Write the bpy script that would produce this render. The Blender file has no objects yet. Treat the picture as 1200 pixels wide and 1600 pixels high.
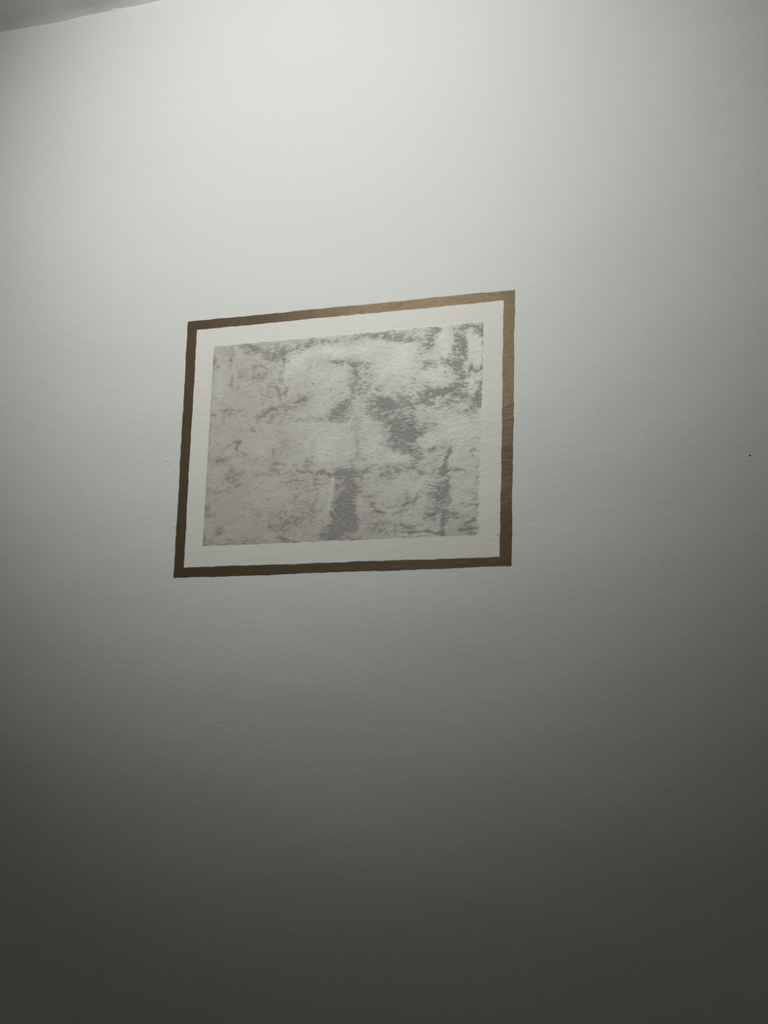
import bpy, bmesh, math, random
import numpy as np
from mathutils import Matrix, Vector

scene = bpy.context.scene
C = scene.collection
CAM_H = 1.30            # lens height above the floor
DIST = 1.35             # lens to wall

# ---------------------------------------------------------------- camera
yaw, pitch, roll = math.radians(-15.22312), math.radians(10.66795), math.radians(0.84120)
fwd = Vector((math.sin(yaw)*math.cos(pitch), math.cos(yaw)*math.cos(pitch), math.sin(pitch)))
r0 = Vector((math.cos(yaw), -math.sin(yaw), 0)); u0 = r0.cross(fwd)
rt = r0*math.cos(roll) + u0*math.sin(roll)
up = -r0*math.sin(roll) + u0*math.cos(roll)
cam = bpy.data.cameras.new('camera'); cam_ob = bpy.data.objects.new('camera', cam); C.objects.link(cam_ob)
cam.sensor_fit = 'VERTICAL'; cam.sensor_height = 24; cam.sensor_width = 18; cam.lens = 24*1250/1600
cam.clip_start = 0.05
m = Matrix((rt, up, -fwd)).transposed().to_4x4(); m.translation = (0, -DIST, CAM_H)
cam_ob.matrix_world = m
scene.camera = cam_ob

# ---------------------------------------------------------------- world, lamp, exposure
w = bpy.data.worlds.new('world'); scene.world = w; w.use_nodes = True
w.node_tree.nodes['Background'].inputs[0].default_value = (0.9, 0.86, 0.76, 1)
w.node_tree.nodes['Background'].inputs[1].default_value = 0.076
lamp = bpy.data.lights.new('room_spotlight', 'SPOT')
lamp_ob = bpy.data.objects.new('room_spotlight', lamp); C.objects.link(lamp_ob)
L_POS = Vector((-0.600, -1.640, CAM_H + 1.30)); L_AIM = Vector((-0.538, 0, CAM_H + 0.975))
lamp_ob.location = L_POS
lamp_ob.rotation_euler = (L_AIM - L_POS).to_track_quat('-Z', 'Y').to_euler()
lamp.spot_size = 2*0.680; lamp.spot_blend = 1.0
lamp.energy = 90.5; lamp.color = (1.0, 1.0, 0.955); lamp.shadow_soft_size = 0.03
vs = scene.view_settings
vs.view_transform = 'Standard'; vs.look = 'None'; vs.exposure = 0.0; vs.gamma = 1.0; vs.use_curve_mapping = False

# ---------------------------------------------------------------- materials
def mat(name):
    m = bpy.data.materials.new(name); m.use_nodes = True
    nt = m.node_tree; return m, nt, nt.nodes['Principled BSDF']
def nd(nt, kind, **kw):
    n = nt.nodes.new(kind)
    for k, v in kw.items():
        if k in n.inputs: n.inputs[k].default_value = v
        else: setattr(n, k, v)
    return n
def noise(nt, vec, scale, detail=2, rough=.5, stretch=(1, 1, 1)):
    mp = nd(nt, 'ShaderNodeMapping'); mp.inputs['Scale'].default_value = stretch
    nt.links.new(vec, mp.inputs['Vector'])
    n = nd(nt, 'ShaderNodeTexNoise'); n.inputs['Scale'].default_value = scale
    n.inputs['Detail'].default_value = detail; n.inputs['Roughness'].default_value = rough
    nt.links.new(mp.outputs[0], n.inputs['Vector']); return n.outputs['Fac']
def bump(nt, height, dist, prev=None, strength=1.0):
    b = nd(nt, 'ShaderNodeBump'); b.inputs['Distance'].default_value = dist; b.inputs['Strength'].default_value = strength
    nt.links.new(height, b.inputs['Height'])
    if prev is not None: nt.links.new(prev, b.inputs['Normal'])
    return b.outputs['Normal']
def geo_pos(nt): return nd(nt, 'ShaderNodeNewGeometry').outputs['Position']

def paint_bumps(nt, bs, fine=1.0, wave=1.0):
    p = geo_pos(nt)
    n = bump(nt, noise(nt, p, 2.2, 1, .4, (1, 1, 1.5)), .014*wave)
    n = bump(nt, noise(nt, p, 9, 2, .5, (1, 1, 1.7)), .0016*wave, n)
    n = bump(nt, noise(nt, p, 70, 2, .55, (.7, 1, 1.5)), .00050*fine, n)
    n = bump(nt, noise(nt, p, 260, 2, .6, (.6, 1, 1.4)), .00026*fine, n)
    nt.links.new(n, bs.inputs['Normal'])
def mottled(nt, bs, a, b, scale=3.0):
    mx = nd(nt, 'ShaderNodeMix', data_type='RGBA')
    nt.links.new(noise(nt, geo_pos(nt), scale, 3, .5), mx.inputs[0])
    mx.inputs[6].default_value = (*a, 1); mx.inputs[7].default_value = (*b, 1)
    nt.links.new(mx.outputs[2], bs.inputs['Base Color'])

wall_m, nt, bs = mat('white_wall_paint')
mottled(nt, bs, (.712, .734, .714), (.722, .741, .731)); bs.inputs['Roughness'].default_value = .6
bs.inputs['Specular IOR Level'].default_value = .3
paint_bumps(nt, bs)
ceil_m, nt, bs = mat('ceiling_paint')
mottled(nt, bs, (.85, .85, .835), (.89, .89, .87), 2); bs.inputs['Roughness'].default_value = .8
paint_bumps(nt, bs, 1, 1.2)
mat_m, nt, bs = mat('cream_white_paint')
mottled(nt, bs, (.745, .75, .71), (.755, .76, .722)); bs.inputs['Roughness'].default_value = .55
bs.inputs['Specular IOR Level'].default_value = .35
paint_bumps(nt, bs, 1.2)
brown_m, nt, bs = mat('bronze_paint')
mottled(nt, bs, (.086, .061, .036), (.104, .075, .045), 40); bs.inputs['Roughness'].default_value = .44
bs.inputs['Metallic'].default_value = .25; bs.inputs['Specular Tint'].default_value = (1, .82, .6, 1)
paint_bumps(nt, bs, .8)
speck_m, nt, bs = mat('dark_speck'); mottled(nt, bs, (.03, .028, .025), (.045, .04, .035), 900); bs.inputs['Roughness'].default_value = .8
floor_m, nt, bs = mat('floor_boards'); mottled(nt, bs, (.10, .07, .045), (.14, .095, .06), 6); bs.inputs['Roughness'].default_value = .6

panel_m, nt, bs = mat('brushed_grey_glaze')
at = nd(nt, 'ShaderNodeAttribute', attribute_name='glaze')
sp = nd(nt, 'ShaderNodeSeparateColor'); nt.links.new(at.outputs['Color'], sp.inputs[0])
def mixc(fac, a, b):
    mx = nd(nt, 'ShaderNodeMix', data_type='RGBA'); nt.links.new(fac, mx.inputs[0])
    if isinstance(a, tuple): mx.inputs[6].default_value = (*a, 1)
    else: nt.links.new(a, mx.inputs[6])
    mx.inputs[7].default_value = (*b, 1); return mx.outputs[2]
c = mixc(sp.outputs[1], (.745, .75, .71), (.525, .52, .482))       # thin glaze film
c = mixc(sp.outputs[2], c, (.52, .49, .46))                     # rosy-brown tint
c = mixc(sp.outputs[0], c, (.265, .255, .235))                     # paint-loaded strokes
nt.links.new(c, bs.inputs['Base Color'])
bs.inputs['Roughness'].default_value = .5; bs.inputs['Specular IOR Level'].default_value = .4
paint_bumps(nt, bs, 1.0)

# ---------------------------------------------------------------- mesh helpers
def mesh_ob(name, verts, faces, material, parent=None, smooth=False):
    me = bpy.data.meshes.new(name); me.from_pydata(verts, [], faces); me.update()
    me.materials.append(material)
    if smooth: me.polygons.foreach_set('use_smooth', [True]*len(me.polygons))
    o = bpy.data.objects.new(name, me); C.objects.link(o)
    if parent: o.parent = parent
    return o
def box(vs_, fs_, a, b):
    n = len(vs_)
    vs_ += [(x, y, z) for x in (a[0], b[0]) for y in (a[1], b[1]) for z in (a[2], b[2])]
    fs_ += [tuple(n+i for i in f) for f in ((0, 1, 3, 2), (4, 6, 7, 5), (0, 4, 5, 1), (2, 3, 7, 6), (0, 2, 6, 4), (1, 5, 7, 3))]
def lump(vs_, fs_, c, axis, r, h, seed, rot=0, asp=1.0):
    """low irregular dome; axis 'y' stands off the wall towards the room, 'z' hangs from the ceiling"""
    rnd = random.Random(seed); n = 18; rings = 5; b = len(vs_)
    jit = [1 + rnd.uniform(-.22, .22) for _ in range(n)]
    for k in range(rings):
        t = 1 - k/rings; hh = h*math.cos(t*math.pi/2)
        for i in range(n):
            a = 2*math.pi*i/n; px = r*t*jit[i]*math.cos(a)*asp; pz = r*t*jit[i]*math.sin(a)
            px, pz = px*math.cos(rot)-pz*math.sin(rot), px*math.sin(rot)+pz*math.cos(rot)
            vs_.append((c[0]+px, c[1]-hh, c[2]+pz) if axis == 'y' else (c[0]+px, c[1]+pz, c[2]-hh))
    vs_.append((c[0], c[1]-h, c[2]) if axis == 'y' else (c[0], c[1], c[2]-h)); top = len(vs_)-1
    for k in range(rings-1):
        for i in range(n):
            j = (i+1) % n; fs_.append((b+k*n+i, b+k*n+j, b+(k+1)*n+j, b+(k+1)*n+i))
    for i in range(n): fs_.append((b+(rings-1)*n+i, b+(rings-1)*n+(i+1) % n, top))

# ---------------------------------------------------------------- the room
H = CAM_H + 1.4507
V, Fc = [], []; box(V, Fc, (-2.6, 0, 0), (1.5, .12, H+.12))
# plaster nibs on the wall: left of the painted border, and by the ceiling joint
for x, z, r, h, s, ro, asp in ((-.806, .381, .0045, .0008, 1, 0, 2.2), (-.801, .375, .0035, .0007, 2, .2, 2.0), (-.783, .2515, .004, .0009, 3, .8, 1.8), (-.789, .243, .003, .0007, 4, -.5, 1.6),
                         (-.8985, .5313, .002, .0006, 5, 0, 2.4), (-1.0149, 1.4445, .009, .0035, 6, .1, 1.7), (-.3204, .962, .0012, .0004, 8, 0, 1),
                         (.205, .440, .003, .0005, 9, .3, 1.8), (-.14, .135, .003, .0005, 10, .5, 2), (-.87, .30, .003, .0004, 11, 0, 2.5)):
    lump(V, Fc, (x, .0002, CAM_H+z), 'y', r, h, s, ro, asp)
wall = mesh_ob('wall_back', V, Fc, wall_m); wall['kind'] = 'structure'

# ceiling: slab whose underside sags and wavers slightly along the joint with the wall
xs = np.linspace(-2.6, 1.5, 321); ys = np.concatenate([np.linspace(0, -.12, 13), np.linspace(-.15, -2.6, 30)])
def wob(x):
    return .0035*math.sin(x*9.1+1) + .0022*math.sin(x*23+.4) + .0004*math.sin(x*57+2)
V, Fc = [], []
for j, y in enumerate(ys):
    for x in xs:
        k = math.exp(y/.06)
        bul = .008*math.exp(-((x+1.055)/.07)**2 - ((y+.03)/.06)**2)
        s_ = min(1, max(0, (x+1.065)/.012)); bul += .007*s_*s_*(3-2*s_)*math.exp(y/.045)*math.exp(-max(0, x+1.0)/.05)
        V.append((x, y, H + wob(x)*k - bul*(1-k*.9) - .006*math.exp(y/.010)))
nx = len(xs)
for j in range(len(ys)-1):
    for i in range(nx-1):
        a = j*nx+i; Fc.append((a, a+nx, a+nx+1, a+1))
nb = len(V)
V += [(x, y, H+.10) for y in (0, -2.6) for x in (-2.6, 1.5)]
Fc += [(nb, nb+1, nb+3, nb+2)]
ceil = mesh_ob('ceiling', V, Fc, ceil_m, smooth=True); ceil['kind'] = 'structure'
V, Fc = [], []; box(V, Fc, (-2.6, -2.6, -.05), (1.5, 0, 0))
fl = mesh_ob('floor', V, Fc, floor_m); fl['kind'] = 'structure'

# ---------------------------------------------------------------- the painted picture on the wall
root = bpy.data.objects.new('wall_painting', None); C.objects.link(root)
root.location = (-.455, 0, CAM_H + .158)
root['label'] = 'grey brushed rectangle with cream margin and bronze-brown border painted on the white wall'
root['category'] = 'wall painting'
OUT = [(-.7803, .6661), (-.1300, .6609), (-.1437, .1636), (-.7760, .1514)]
INN = [(-.7592, .6469), (-.1502, .6428), (-.1629, .1791), (-.7564, .1705)]
PAN = [(-.7197, .6078), (-.1867, .6051), (-.1977, .2174), (-.7197, .2091)]
ox, oz = -.455, .158
def wobbly(q, amp, seed, step=.0025):
    """closed outline whose sides waver like a hand-taped paint edge"""
    rnd = random.Random(seed); pts = []
    for k in range(4):
        a, b = q[k], q[(k+1) % 4]; L = math.hypot(b[0]-a[0], b[1]-a[1]); n = int(L/step)
        nxn, nzn = -(b[1]-a[1])/L, (b[0]-a[0])/L
        ph = [(rnd.uniform(0, 6.28), rnd.uniform(14, 30)), (rnd.uniform(0, 6.28), rnd.uniform(50, 90)), (rnd.uniform(0, 6.28), rnd.uniform(150, 260))]
        run = 0
        for i in range(n):
            t = i/n; s = t*L; fade = min(1, s/.006, (L-s)/.006)
            run = .6*run + rnd.uniform(-1, 1)*.55
            d = amp*fade*(.9*math.sin(ph[0][0]+s*ph[0][1]) + .6*math.sin(ph[1][0]+s*ph[1][1]) + .45*math.sin(ph[2][0]+s*ph[2][1]) + run)
            pts.append((a[0]+(b[0]-a[0])*t + nxn*d - ox, a[1]+(b[1]-a[1])*t + nzn*d - oz))
    return pts
def ring_mesh(name, outer, inner, y0, y1, material):
    n = len(outer); V = []
    for pts, y in ((outer, y0), (outer, y1), (inner, y1), (inner, y0)): V += [(x, y, z) for x, z in pts]
    F_ = []
    for k in range(3):
        for i in range(n):
            j = (i+1) % n; F_.append((k*n+i, k*n+j, (k+1)*n+j, (k+1)*n+i))
    return mesh_ob(name, V, F_, material, root)
o_pts = wobbly(OUT, .00042, 3); 
# inner outline sampled with the same number of points per side
def wobbly_n(q, amp, seed, ns):
    rnd = random.Random(seed); pts = []
    for k in range(4):
        a, b = q[k], q[(k+1) % 4]; L = math.hypot(b[0]-a[0], b[1]-a[1]); n = ns[k]
        nxn, nzn = -(b[1]-a[1])/L, (b[0]-a[0])/L
        p0, p1, p2 = (rnd.uniform(0, 6.28) for _ in range(3)); f0, f1, f2 = rnd.uniform(12, 25), rnd.uniform(50, 90), rnd.uniform(150, 260); run = 0
        for i in range(n):
            t = i/n; s = t*L; fade = min(1, s/.006, (L-s)/.006); run = .6*run + rnd.uniform(-1, 1)*.55
            d = amp*fade*(.9*math.sin(p0+s*f0)+.6*math.sin(p1+s*f1)+.45*math.sin(p2+s*f2)+run)
            pts.append((a[0]+(b[0]-a[0])*t + nxn*d - ox, a[1]+(b[1]-a[1])*t + nzn*d - oz))
    return pts
ns = [int(math.hypot(OUT[(k+1) % 4][0]-OUT[k][0], OUT[(k+1) % 4][1]-OUT[k][1])/.0025) for k in range(4)]
i_pts = wobbly_n(INN, .00042, 11, ns)
border = ring_mesh('border', o_pts, i_pts, 0.0, -.0010, brown_m)
border['label'] = 'bronze-brown painted border'
# cream margin: fills the inside of the border, a thinner coat
n = len(i_pts)
cen = (sum(p[0] for p in i_pts)/n, sum(p[1] for p in i_pts)/n)
grow = [(p[0]+(p[0]-cen[0])*.004, p[1]+(p[1]-cen[1])*.004) for p in i_pts]
V = [(x, 0, z) for x, z in grow] + [(x, -.0006, z) for x, z in grow]
Fm = [(i, (i+1) % n, n+(i+1) % n, n+i) for i in range(n)] + [tuple(range(n, 2*n))]
margin = mesh_ob('margin', V, Fm, mat_m, root); margin['label'] = 'cream-white margin'

# ---- brushed panel: paint laid on with a dry brush; (x, z, half-width, half-height, tilt, load) in mm on the wall
BLOBS = np.array([
    (-630,594,25.4,9.6,-11,0.9), (-650,602,15.2,3.6,1,0.6), (-596,584,17.8,7.2,7,0.35), (-679,582,3.8,18,-3,0.55), (-679,530,5.1,12,-3,0.75),
    (-666,516,10.2,6,27,0.45), (-717,578,5.1,7.2,-3,0.9), (-711,565,7.6,2.4,17,0.7), (-622,538,17.8,9.6,12,0.6), (-630,555,12.7,4.8,7,0.45),
    (-652,547,10.2,6,22,0.45), (-601,496,12.7,9.6,27,0.6), (-706,503,15.2,36,-3,-0.3), (-700,542,11.4,24,-3,-0.35), (-594,533,6.3,16.8,-13,0.35),
    (-578,504,3.8,14.4,17,0.6), (-552,587,43.2,8.4,15,0.7), (-576,576,17.8,12,27,0.55), (-492,595,38.1,6,1,0.6), (-422,598,50.8,4.8,1,0.35),
    (-529,567,35.6,9.6,32,-0.8), (-491,576,50.8,8.4,5,-1), (-415,572,50.8,8.4,0,-1), (-548,536,17.8,26.4,-13,-0.7), (-459,553,20.3,3.6,-9,1.1),
    (-435,549,10.2,4.8,-23,1.1), (-426,535,3.8,12,12,1.1), (-424,517,5.1,12,-3,0.9), (-432,495,5.1,16.8,7,0.7), (-444,469,17.8,10.8,37,1),
    (-464,454,12.7,14.4,-3,1.2), (-452,441,17.8,7.2,7,0.7), (-523,487,15.2,8.4,22,0.8), (-533,482,12.7,4.8,7,0.5), (-572,551,3.8,26.4,-3,0.55),
    (-565,506,5.1,12,-28,0.6), (-571,465,27.9,10.8,2,0.5), (-525,446,38.1,6,-3,0.55), (-490,444,3.8,12,22,0.7), (-489,500,25.4,26.4,-3,-0.35),
    (-458,522,22.9,21.6,-3,-0.4), (-494,463,15.2,12,-3,-0.6), (-474,426,15.2,19.2,-3,-0.5), (-402,518,15.2,26.4,-18,0.45), (-381,496,6.3,6,-33,0.8),
    (-412,544,17.8,9.6,-23,0.6), (-385,460,20.3,16.8,17,0.8), (-417,488,12.7,14.4,-3,0.4), (-360,594,33,6,-7,0.85), (-328,586,17.8,4.8,7,0.7),
    (-311,581,15.2,3.6,2,0.4), (-372,568,38.1,16.8,-3,-0.8), (-323,548,43.2,26.4,-3,-0.75), (-371,528,30.5,26.4,-3,-0.7), (-263,515,33,12,-3,-0.9),
    (-273,597,20.3,6,3,1), (-283,584,20.3,7.2,17,0.8), (-278,565,14,14.4,-23,1.1), (-299,561,12.7,9.6,-3,0.7), (-288,534,12.7,9.6,-13,1.1),
    (-305,543,15.2,3.6,-23,0.7), (-264,580,8.9,36,-21,-1.5), (-249,572,7.6,26.4,-23,-1.2), (-238,587,11.4,14.4,-3,0.7), (-227,564,12.7,21.6,-13,0.9),
    (-219,554,6.3,16.8,-3,0.8), (-244,531,20.3,9.6,-13,1), (-248,514,20.3,3.6,-11,1), (-230,513,11.4,19.2,2,1), (-233,492,12.7,7.2,-3,0.9),
    (-204,556,10.2,31.2,7,-1.6), (-196,537,6.3,24,-3,-0.8), (-189,555,3.2,40.8,-4,1.3), (-195,592,10.2,9.6,-43,0.9), (-211,599,20.3,3.6,9,0.9),
    (-196,518,5.1,14.4,-38,1.1), (-207,521,6.3,14.4,-23,0.9), (-214,508,6.3,16.8,-23,0.4), (-252,484,33,6,5,0.8), (-238,474,35.6,8.4,-15,0.9),
    (-281,478,22.9,7.2,12,0.5), (-211,500,5.1,16.8,17,-0.5), (-192,483,5.1,16.8,-28,0.6), (-200,463,5.1,12,12,1.1), (-194,452,6.3,7.2,-23,1.2),
    (-210,447,12.7,9.6,22,0.8), (-223,438,17.8,4.8,17,0.5), (-252,457,25.4,6,2,0.5), (-287,466,22.9,12,17,0.7), (-316,468,31.8,9.6,7,0.5),
    (-356,463,22.9,14.4,7,0.75), (-340,437,30.5,16.8,7,0.7), (-364,435,15.2,14.4,-3,0.55), (-370,466,12.7,9.6,-3,0.5), (-322,412,35.6,14.4,7,0.95),
    (-298,406,25.4,7.2,22,0.9), (-343,392,27.9,21.6,7,0.95), (-316,371,17.8,14.4,27,0.95), (-304,356,7.6,9.6,-43,0.7), (-304,400,6.3,2.4,37,1.1),
    (-252,412,57.1,19.2,2,-0.75), (-223,385,31.8,36,-3,-0.6), (-287,388,20.3,16.8,-3,-0.6), (-349,361,27.9,8.4,2,-1.1), (-351,345,33,9.6,-3,0.7),
    (-315,342,15.2,4.8,-18,0.85), (-293,331,15.2,3.6,-15,0.8), (-354,333,20.3,7.2,7,0.45), (-284,372,7.6,6,37,0.8), (-270,378,11.4,3.6,12,0.7),
    (-252,375,10.2,3.6,2,0.9), (-250,368,5.1,6,-3,0.9), (-255,354,4.4,14.4,-18,1.2), (-260,337,5.1,9.6,-3,1.2), (-246,334,12.7,3,7,0.8),
    (-230,333,8.9,3.6,-3,0.7), (-269,308,17.8,16.8,-3,0.85), (-261,292,12.7,21.6,12,0.7), (-254,296,6.3,16.8,7,0.8), (-277,281,10.2,16.8,-13,0.6),
    (-307,290,3.8,14.4,-38,0.8), (-315,278,5.1,6,-43,0.8), (-330,298,3.8,4.8,-3,1), (-327,279,3.8,12,-3,0.5), (-284,258,11.4,4.8,32,1.1),
    (-279,254,5.1,4.8,17,1), (-245,255,17.8,6,-13,0.8), (-263,266,12.7,9.6,-3,0.5), (-260,237,4.4,19.2,-3,1.4), (-262,220,3.8,7.2,-3,1.2),
    (-320,239,15.2,2.4,-3,1), (-323,234,10.2,2.4,-3,1.1), (-309,226,33,1.9,-6,1.3), (-274,223,12.7,2.4,-11,1.2), (-252,246,15.2,4.8,17,0.5),
    (-222,230,12.7,3.6,12,1), (-217,224,15.2,4.8,-3,0.8), (-221,240,5.1,7.2,27,0.7), (-208,365,2.5,7.2,-3,0.9), (-198,338,3.8,2.4,-3,1.1),
    (-201,303,3.8,19.2,-3,0.5), (-209,372,5.1,24,-3,0.3), (-205,271,8.9,2.4,17,0.9), (-205,232,7.6,2.4,-3,1), (-213,208,25.4,3.6,-3,0.3),
    (-207,244,10.2,4.8,27,0.5), (-229,304,27.9,21.6,-3,-0.5), (-321,314,25.4,12,-3,-0.35), (-713,468,5.1,4.8,-3,0.8), (-691,476,17.8,3,-8,0.5),
    (-661,470,12.7,2.4,-11,0.8), (-679,463,17.8,3.6,17,0.5), (-699,492,7.6,6,-3,0.4), (-597,470,20.3,7.2,32,0.8), (-612,456,15.2,4.8,37,0.7),
    (-628,431,10.2,3.6,-43,0.8), (-590,450,12.7,7.2,57,0.5), (-571,474,25.4,4.8,12,0.5), (-658,409,11.4,3,-8,1.1), (-656,398,3.2,9.6,-3,1),
    (-647,387,10.2,2.4,-33,0.9), (-680,399,15.2,2.4,37,0.6), (-702,372,15.2,8.4,17,0.75), (-683,378,10.2,4.8,17,0.4), (-667,343,15.2,12,42,0.6),
    (-658,323,12.7,9.6,42,0.6), (-680,334,5.1,14.4,-43,0.4), (-572,362,10.2,3,2,1.1), (-579,350,12.7,4.8,-13,0.8), (-583,379,3.2,16.8,-3,0.5),
    (-564,392,3.8,21.6,-23,0.4), (-605,343,17.8,4.8,7,0.5), (-620,396,27.9,16.8,-3,-0.6), (-602,432,20.3,12,-3,-0.3), (-518,429,30.5,14.4,-3,-0.5),
    (-511,363,12.7,10.8,-3,0.85), (-506,389,6.3,14.4,-3,0.5), (-512,343,22.9,4.8,-8,0.8), (-484,339,27.9,3.6,-8,0.7), (-543,326,20.3,2.4,-3,0.9),
    (-539,310,7.6,2.4,-3,0.8), (-537,287,5.1,14.4,-3,0.4), (-688,314,15.2,3.6,-11,0.8), (-715,318,10.2,2.4,-3,0.6), (-717,282,5.1,12,-3,0.9),
    (-708,268,7.6,3.6,-3,0.6), (-689,241,6.3,7.2,-3,0.9), (-684,232,11.4,3.6,7,0.8), (-669,252,12.7,3.6,17,0.6), (-703,220,17.8,4.8,-3,0.5),
    (-720,224,2,12,-3,1.2), (-682,210,38.1,1.9,-1,1.2), (-644,215,20.3,4.8,-3,0.6), (-618,223,15.2,4.8,-3,0.5), (-580,240,17.8,8.4,-3,0.6),
    (-556,219,17.8,2.2,-15,1.2), (-548,212,25.4,3.6,-3,0.6), (-531,257,27.9,16.8,7,0.5), (-549,246,20.3,12,17,0.5), (-563,264,15.2,12,27,0.4),
    (-508,268,20.3,14.4,7,0.35), (-601,272,15.2,24,-3,0.2), (-565,307,17.8,7.2,-3,-0.3), (-485,376,27.9,24,-3,-0.75), (-505,401,20.3,12,-3,-0.5),
    (-449,403,22.9,12,-3,-0.4), (-420,390,5.1,16.8,7,0.6), (-414,369,11.4,9.6,-3,0.7), (-400,344,6.3,2.4,7,1.2), (-410,338,15.2,7.2,-23,0.7),
    (-447,346,17.8,4.8,-13,0.8), (-441,335,25.4,7.2,-3,1), (-440,307,20.3,28.8,-3,1.15), (-430,277,8.9,28.8,-3,1.15), (-455,276,10.2,21.6,-3,1.05),
    (-445,257,22.9,14.4,-3,1.15), (-453,237,25.4,9.6,7,1.1), (-424,240,8.9,9.6,-3,1.2), (-450,220,33,7.2,-3,0.85), (-468,222,17.8,7.2,7,0.6),
    (-468,300,3.2,43.2,-6,-1.1), (-498,322,3.8,12,-3,0.8), (-494,292,3.8,12,-18,0.6), (-490,318,15.2,2.4,-3,0.5), (-413,306,10.2,9.6,17,0.6),
    (-400,288,10.2,9.6,-3,0.6), (-388,279,3.8,3.6,-3,1.1), (-379,267,11.4,2.4,-53,1.2), (-370,261,10.2,2.4,-13,1), (-368,334,6.3,4.8,-3,0.4),
    (-374,310,17.8,9.6,-3,-0.3), (-321,302,31.8,12,-3,-0.4), (-344,274,17.8,3.6,12,0.5), (-335,262,12.7,3.6,17,0.6), (-358,240,27.9,3.6,-3,0.5),
    (-379,229,30.5,4.8,-3,0.45), (-397,247,22.9,9.6,-3,0.3), (-320,216,38.1,2.4,-5,0.3), (-396,212,38.1,4.8,-3,0.45), (-369,405,17.8,24,-3,-0.4),
    (-387,382,25.4,14.4,-3,-0.4), (-599,508,17.8,12,-3,0.2),
])
def panel_fields():
    rs = np.random.RandomState(7)
    x0, x1, z0, z1 = -724., -183., 204., 612.; st = .85
    gx = np.arange(x0, x1, st); gz = np.arange(z0, z1, st)
    X, Z = np.meshgrid(gx, gz); h, wd = X.shape
    def smooth(scale, sx=1., sz=1.):
        nz, nx_ = int((z1-z0)/(scale*sz))+3, int((x1-x0)/(scale*sx))+3
        g = rs.rand(nz, nx_)*2-1
        a = (X-x0)/(scale*sx); b = (Z-z0)/(scale*sz)
        i, j = np.floor(b).astype(int), np.floor(a).astype(int); u, v = a-j, b-i
        u = u*u*(3-2*u); v = v*v*(3-2*v)
        return (g[i, j]*(1-u)+g[i, j+1]*u)*(1-v) + (g[i+1, j]*(1-u)+g[i+1, j+1]*u)*v
    # stroke direction: mostly level, swirling where the brush turned
    wx = X + 3*smooth(24) + 2.5*smooth(9) + 1.5*smooth(4); wz = Z + 3*smooth(24) + 2*smooth(9) + 1.2*smooth(4)
    th = math.radians(3) + .40*smooth(60) + .45*smooth(24) + .4*smooth(9)
    cx, cz = np.cos(2*th)*.5, np.sin(2*th)*.5
    D = np.zeros_like(X)
    for bx, bz, rx, rz, a, m_ in BLOBS:
        ca, sa = math.cos(math.radians(a)), math.sin(math.radians(a))
        u = ((wx-bx)*ca+(wz-bz)*sa)/(rx*1.15); v = (-(wx-bx)*sa+(wz-bz)*ca)/(rz*1.15)
        g = np.exp(-(u*u+v*v)**1.4); D += m_*g
        d = math.radians(a if rx >= rz else a+90); k = min(abs(m_), 1)*g*(.7 if max(rx, rz) > 2*min(rx, rz) and max(rx, rz) < 28 and m_ < 1.4 else .1)
        cx += math.cos(2*d)*k; cz += math.sin(2*d)*k
    th = .5*np.arctan2(cz, cx); fx, fz = np.cos(th), np.sin(th)
    def samp(f, a, b):
        a = np.clip(a, 0, wd-1.001); b = np.clip(b, 0, h-1.001); j = a.astype(int); i = b.astype(int); u = a-j; v = b-i
        return (f[i, j]*(1-u)+f[i, j+1]*u)*(1-v)+(f[i+1, j]*(1-u)+f[i+1, j+1]*u)*v
    def lic(f, n):
        JJ, II = np.meshgrid(np.arange(wd, dtype=float), np.arange(h, dtype=float)); acc = f.copy()
        for sg in (1, -1):
            a, b = JJ.copy(), II.copy(); dx, dz = fx*sg, fz*sg
            for _ in range(n):
                a += dx; b += dz; acc += samp(f, a, b)
                nx2, nz2 = samp(fx, a, b), samp(fz, a, b); s = np.sign(nx2*dx+nz2*dz); s[s == 0] = 1
                dx, dz = nx2*s, nz2*s
        acc -= acc.mean(); return acc/acc.std()
    s1 = lic(smooth(1.25)+.35*rs.randn(h, wd), 3)
    s2 = lic(smooth(1.9), 5)
    s3 = lic(smooth(4.5), 6)
    s0 = rs.randn(h, wd)
    pat = .6*smooth(14)+.55*smooth(7)+.3*smooth(3.6)+.25*smooth(40)
    hair = .62*s1 + .42*s2 + .16*s3 + .12*s0
    U = (X-x0)/(x1-x0); Vv = (Z-z0)/(z1-z0)
    # how strongly the bristle marks read: crisp towards the upper right, soft lower left
    crisp = np.clip(.38 + .80*U*Vv + .45*np.clip(Vv-.55, 0, 1) + .12*U, 0, 1.1)
    Dc = np.clip(D, -1.2, 1.9)
    # soft wash of colour, then the dry-brush marks that break it up
    wash = np.clip(1.10*Dc + .34*pat*(.6+np.clip(Dc, 0, 1)) + .16*smooth(11) + .14*smooth(5.5) + .07, 0, 1.5)
    wash = wash/(1+.25*wash)
    mark = np.clip((1.15*Dc + .46*pat + hair*(.52+.30*crisp) - .62)/(1.0-.35*crisp)+.35, 0, 1); mark = mark*mark*(3-2*mark)
    p = .40*wash*(1+.22*hair*(.4+crisp*.6)) + mark*(.32+.28*crisp)
    p = np.clip(p, 0, 1)
    # thin film everywhere, thinner towards the upper right
    film = .90 - .55*np.clip(U*1.15-.15, 0, 1)*np.clip(.40+Vv*.9, 0, 1) + .12*smooth(50) + .08*smooth(18) + .09*s3*(.5+.5*crisp) - .42*np.clip(-Dc, 0, 1.1)
    film += .06*s1*crisp
    tint = np.clip(.30 - .55*U + .55*(1-Vv)*(1-U) + .35*smooth(30), 0, .75)
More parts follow.
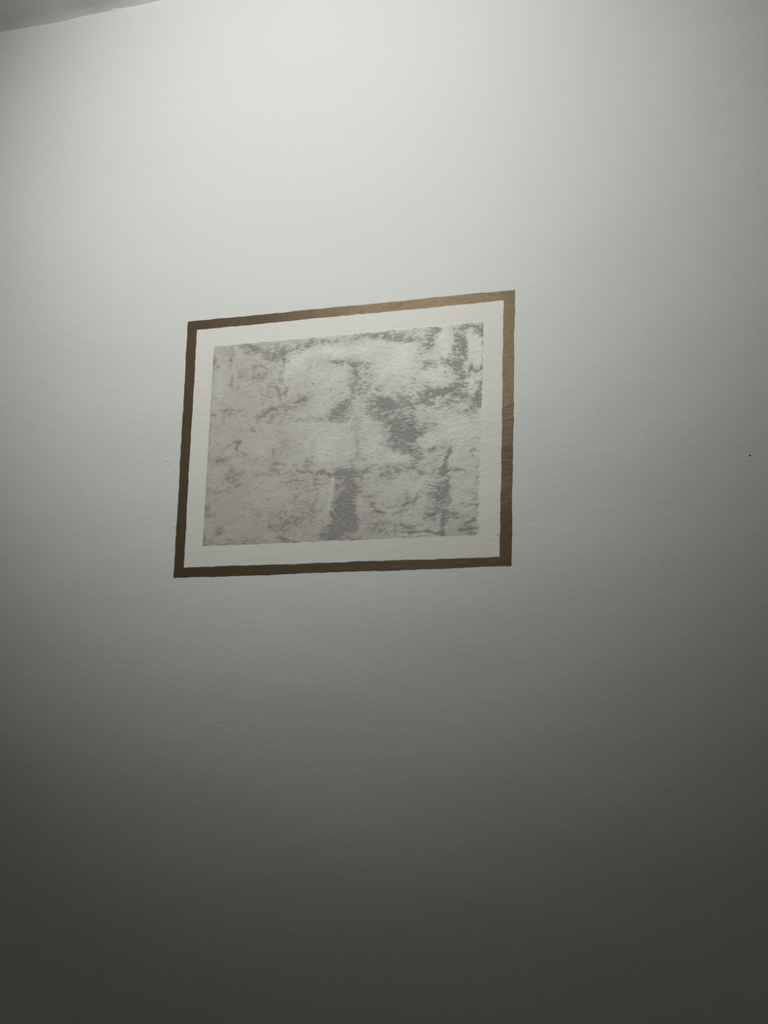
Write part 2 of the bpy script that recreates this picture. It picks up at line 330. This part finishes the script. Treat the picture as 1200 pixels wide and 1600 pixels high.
    # ragged limits of the brushed area
    def edge(a, b):   # signed distance (mm) inside the side a->b, outline runs clockwise
        ax, az, bx, bz = a[0]*1000, a[1]*1000, b[0]*1000, b[1]*1000; L = math.hypot(bx-ax, bz-az)
        return ((bx-ax)*(az-Z)-(bz-az)*(ax-X))/L
    eT, eR, eB, eL = (edge(PAN[k], PAN[(k+1) % 4]) for k in range(4))
    low = np.clip((.62-Vv)/.1, 0, 1)
    nT = eT + .8*smooth(6)+1.0*smooth(20) - np.clip(U-.25, 0, 1)*3*(1+s2*.6)*np.clip(.95-U, 0, 1)
    nR = eR + .4*smooth(5) - low*(1.5+1.8*s2+1.5*smooth(9))
    nB = eB + 1.0*smooth(9) + .6*s2*np.clip(U-.3, 0, 1)*2 - .8
    nL = eL + .4*smooth(6)
    M = np.minimum(np.minimum(nT, nB), np.minimum(nR, nL))
    mask = np.clip(M/1.1+.3, 0, 1)
    rim = np.exp(-((np.minimum(nL, np.minimum(nT+.8, nB+.2))-1.0)/1.1)**2)*np.clip(.25+.8*smooth(22)+.3*smooth(7), 0, 1)*.55
    p = np.clip(p+rim, 0, 1)*mask; film = np.clip(film, 0, 1)*mask; tint = tint*mask
    relief = (.07*s2+.09*s1+.03*s3)*(.35+.7*crisp)*(.6+.4*np.clip(np.abs(D), 0, 1)) + .03*s0 + .06*smooth(3)
    return gx, gz, p, film, tint, relief*mask, mask, np.minimum(np.minimum(eT, eB), np.minimum(eR, eL))
gx, gz, p, film, tint, relief, mask, ins = panel_fields()
h, wd = p.shape
Xg, Zg = np.meshgrid(gx/1000-ox, gz/1000-oz)
Y = -(.00062 + .00020*mask) - np.clip(relief, -.18, .45)/1000*.9
co = np.stack([Xg, Y, Zg], -1).reshape(-1, 3)
idx = np.arange(h*wd).reshape(h, wd)
q = np.stack([idx[:-1, :-1], idx[:-1, 1:], idx[1:, 1:], idx[1:, :-1]], -1)
keep = (ins[:-1, :-1] > -3.0)
q = q[keep]
used = np.zeros(h*wd, bool); used[q.ravel()] = True
remap = np.cumsum(used)-1; co = co[used]; q = remap[q]
me = bpy.data.meshes.new('brushed_panel')
me.vertices.add(len(co)); me.vertices.foreach_set('co', co.ravel().astype(np.float32))
me.loops.add(q.size); me.loops.foreach_set('vertex_index', q.ravel().astype(np.int32))
me.polygons.add(len(q)); me.polygons.foreach_set('loop_start', np.arange(0, q.size, 4, dtype=np.int32))
me.polygons.foreach_set('use_smooth', np.ones(len(q), bool))
ca = me.color_attributes.new('glaze', 'FLOAT_COLOR', 'POINT')
col = np.stack([p, film, tint, np.ones_like(p)], -1).reshape(-1, 4)[used]
ca.data.foreach_set('color', col.ravel().astype(np.float32))
me.update(calc_edges=True); me.validate(); me.materials.append(panel_m)
pn = bpy.data.objects.new('brushed_panel', me); C.objects.link(pn); pn.parent = root
pn['label'] = 'mottled grey dry-brushed panel'

# ---------------------------------------------------------------- small marks
def speck(name, x, z, r, h, seed, asp, rot, label, y=0.0):
    V, Fs = [], []; lump(V, Fs, (0, 0, 0), 'y', r, h, seed, rot, asp)
    n = 18; Fs.append(tuple(range(n-1, -1, -1)))
    o = mesh_ob(name, V, Fs, speck_m, smooth=True); o.location = (x, y, CAM_H+z)
    o['label'] = label; o['category'] = 'speck'; return o
speck('dark_speck', .2384, .3341, .0013, .0008, 21, 1.4, .3, 'tiny dark speck on the bare white wall, right of the brown painted border')
speck('dark_speck', -.1657, .2165, .0010, .0005, 22, .8, 0, 'tiny dark dot on the cream margin, beside the lower right of the brown border', -.0006)
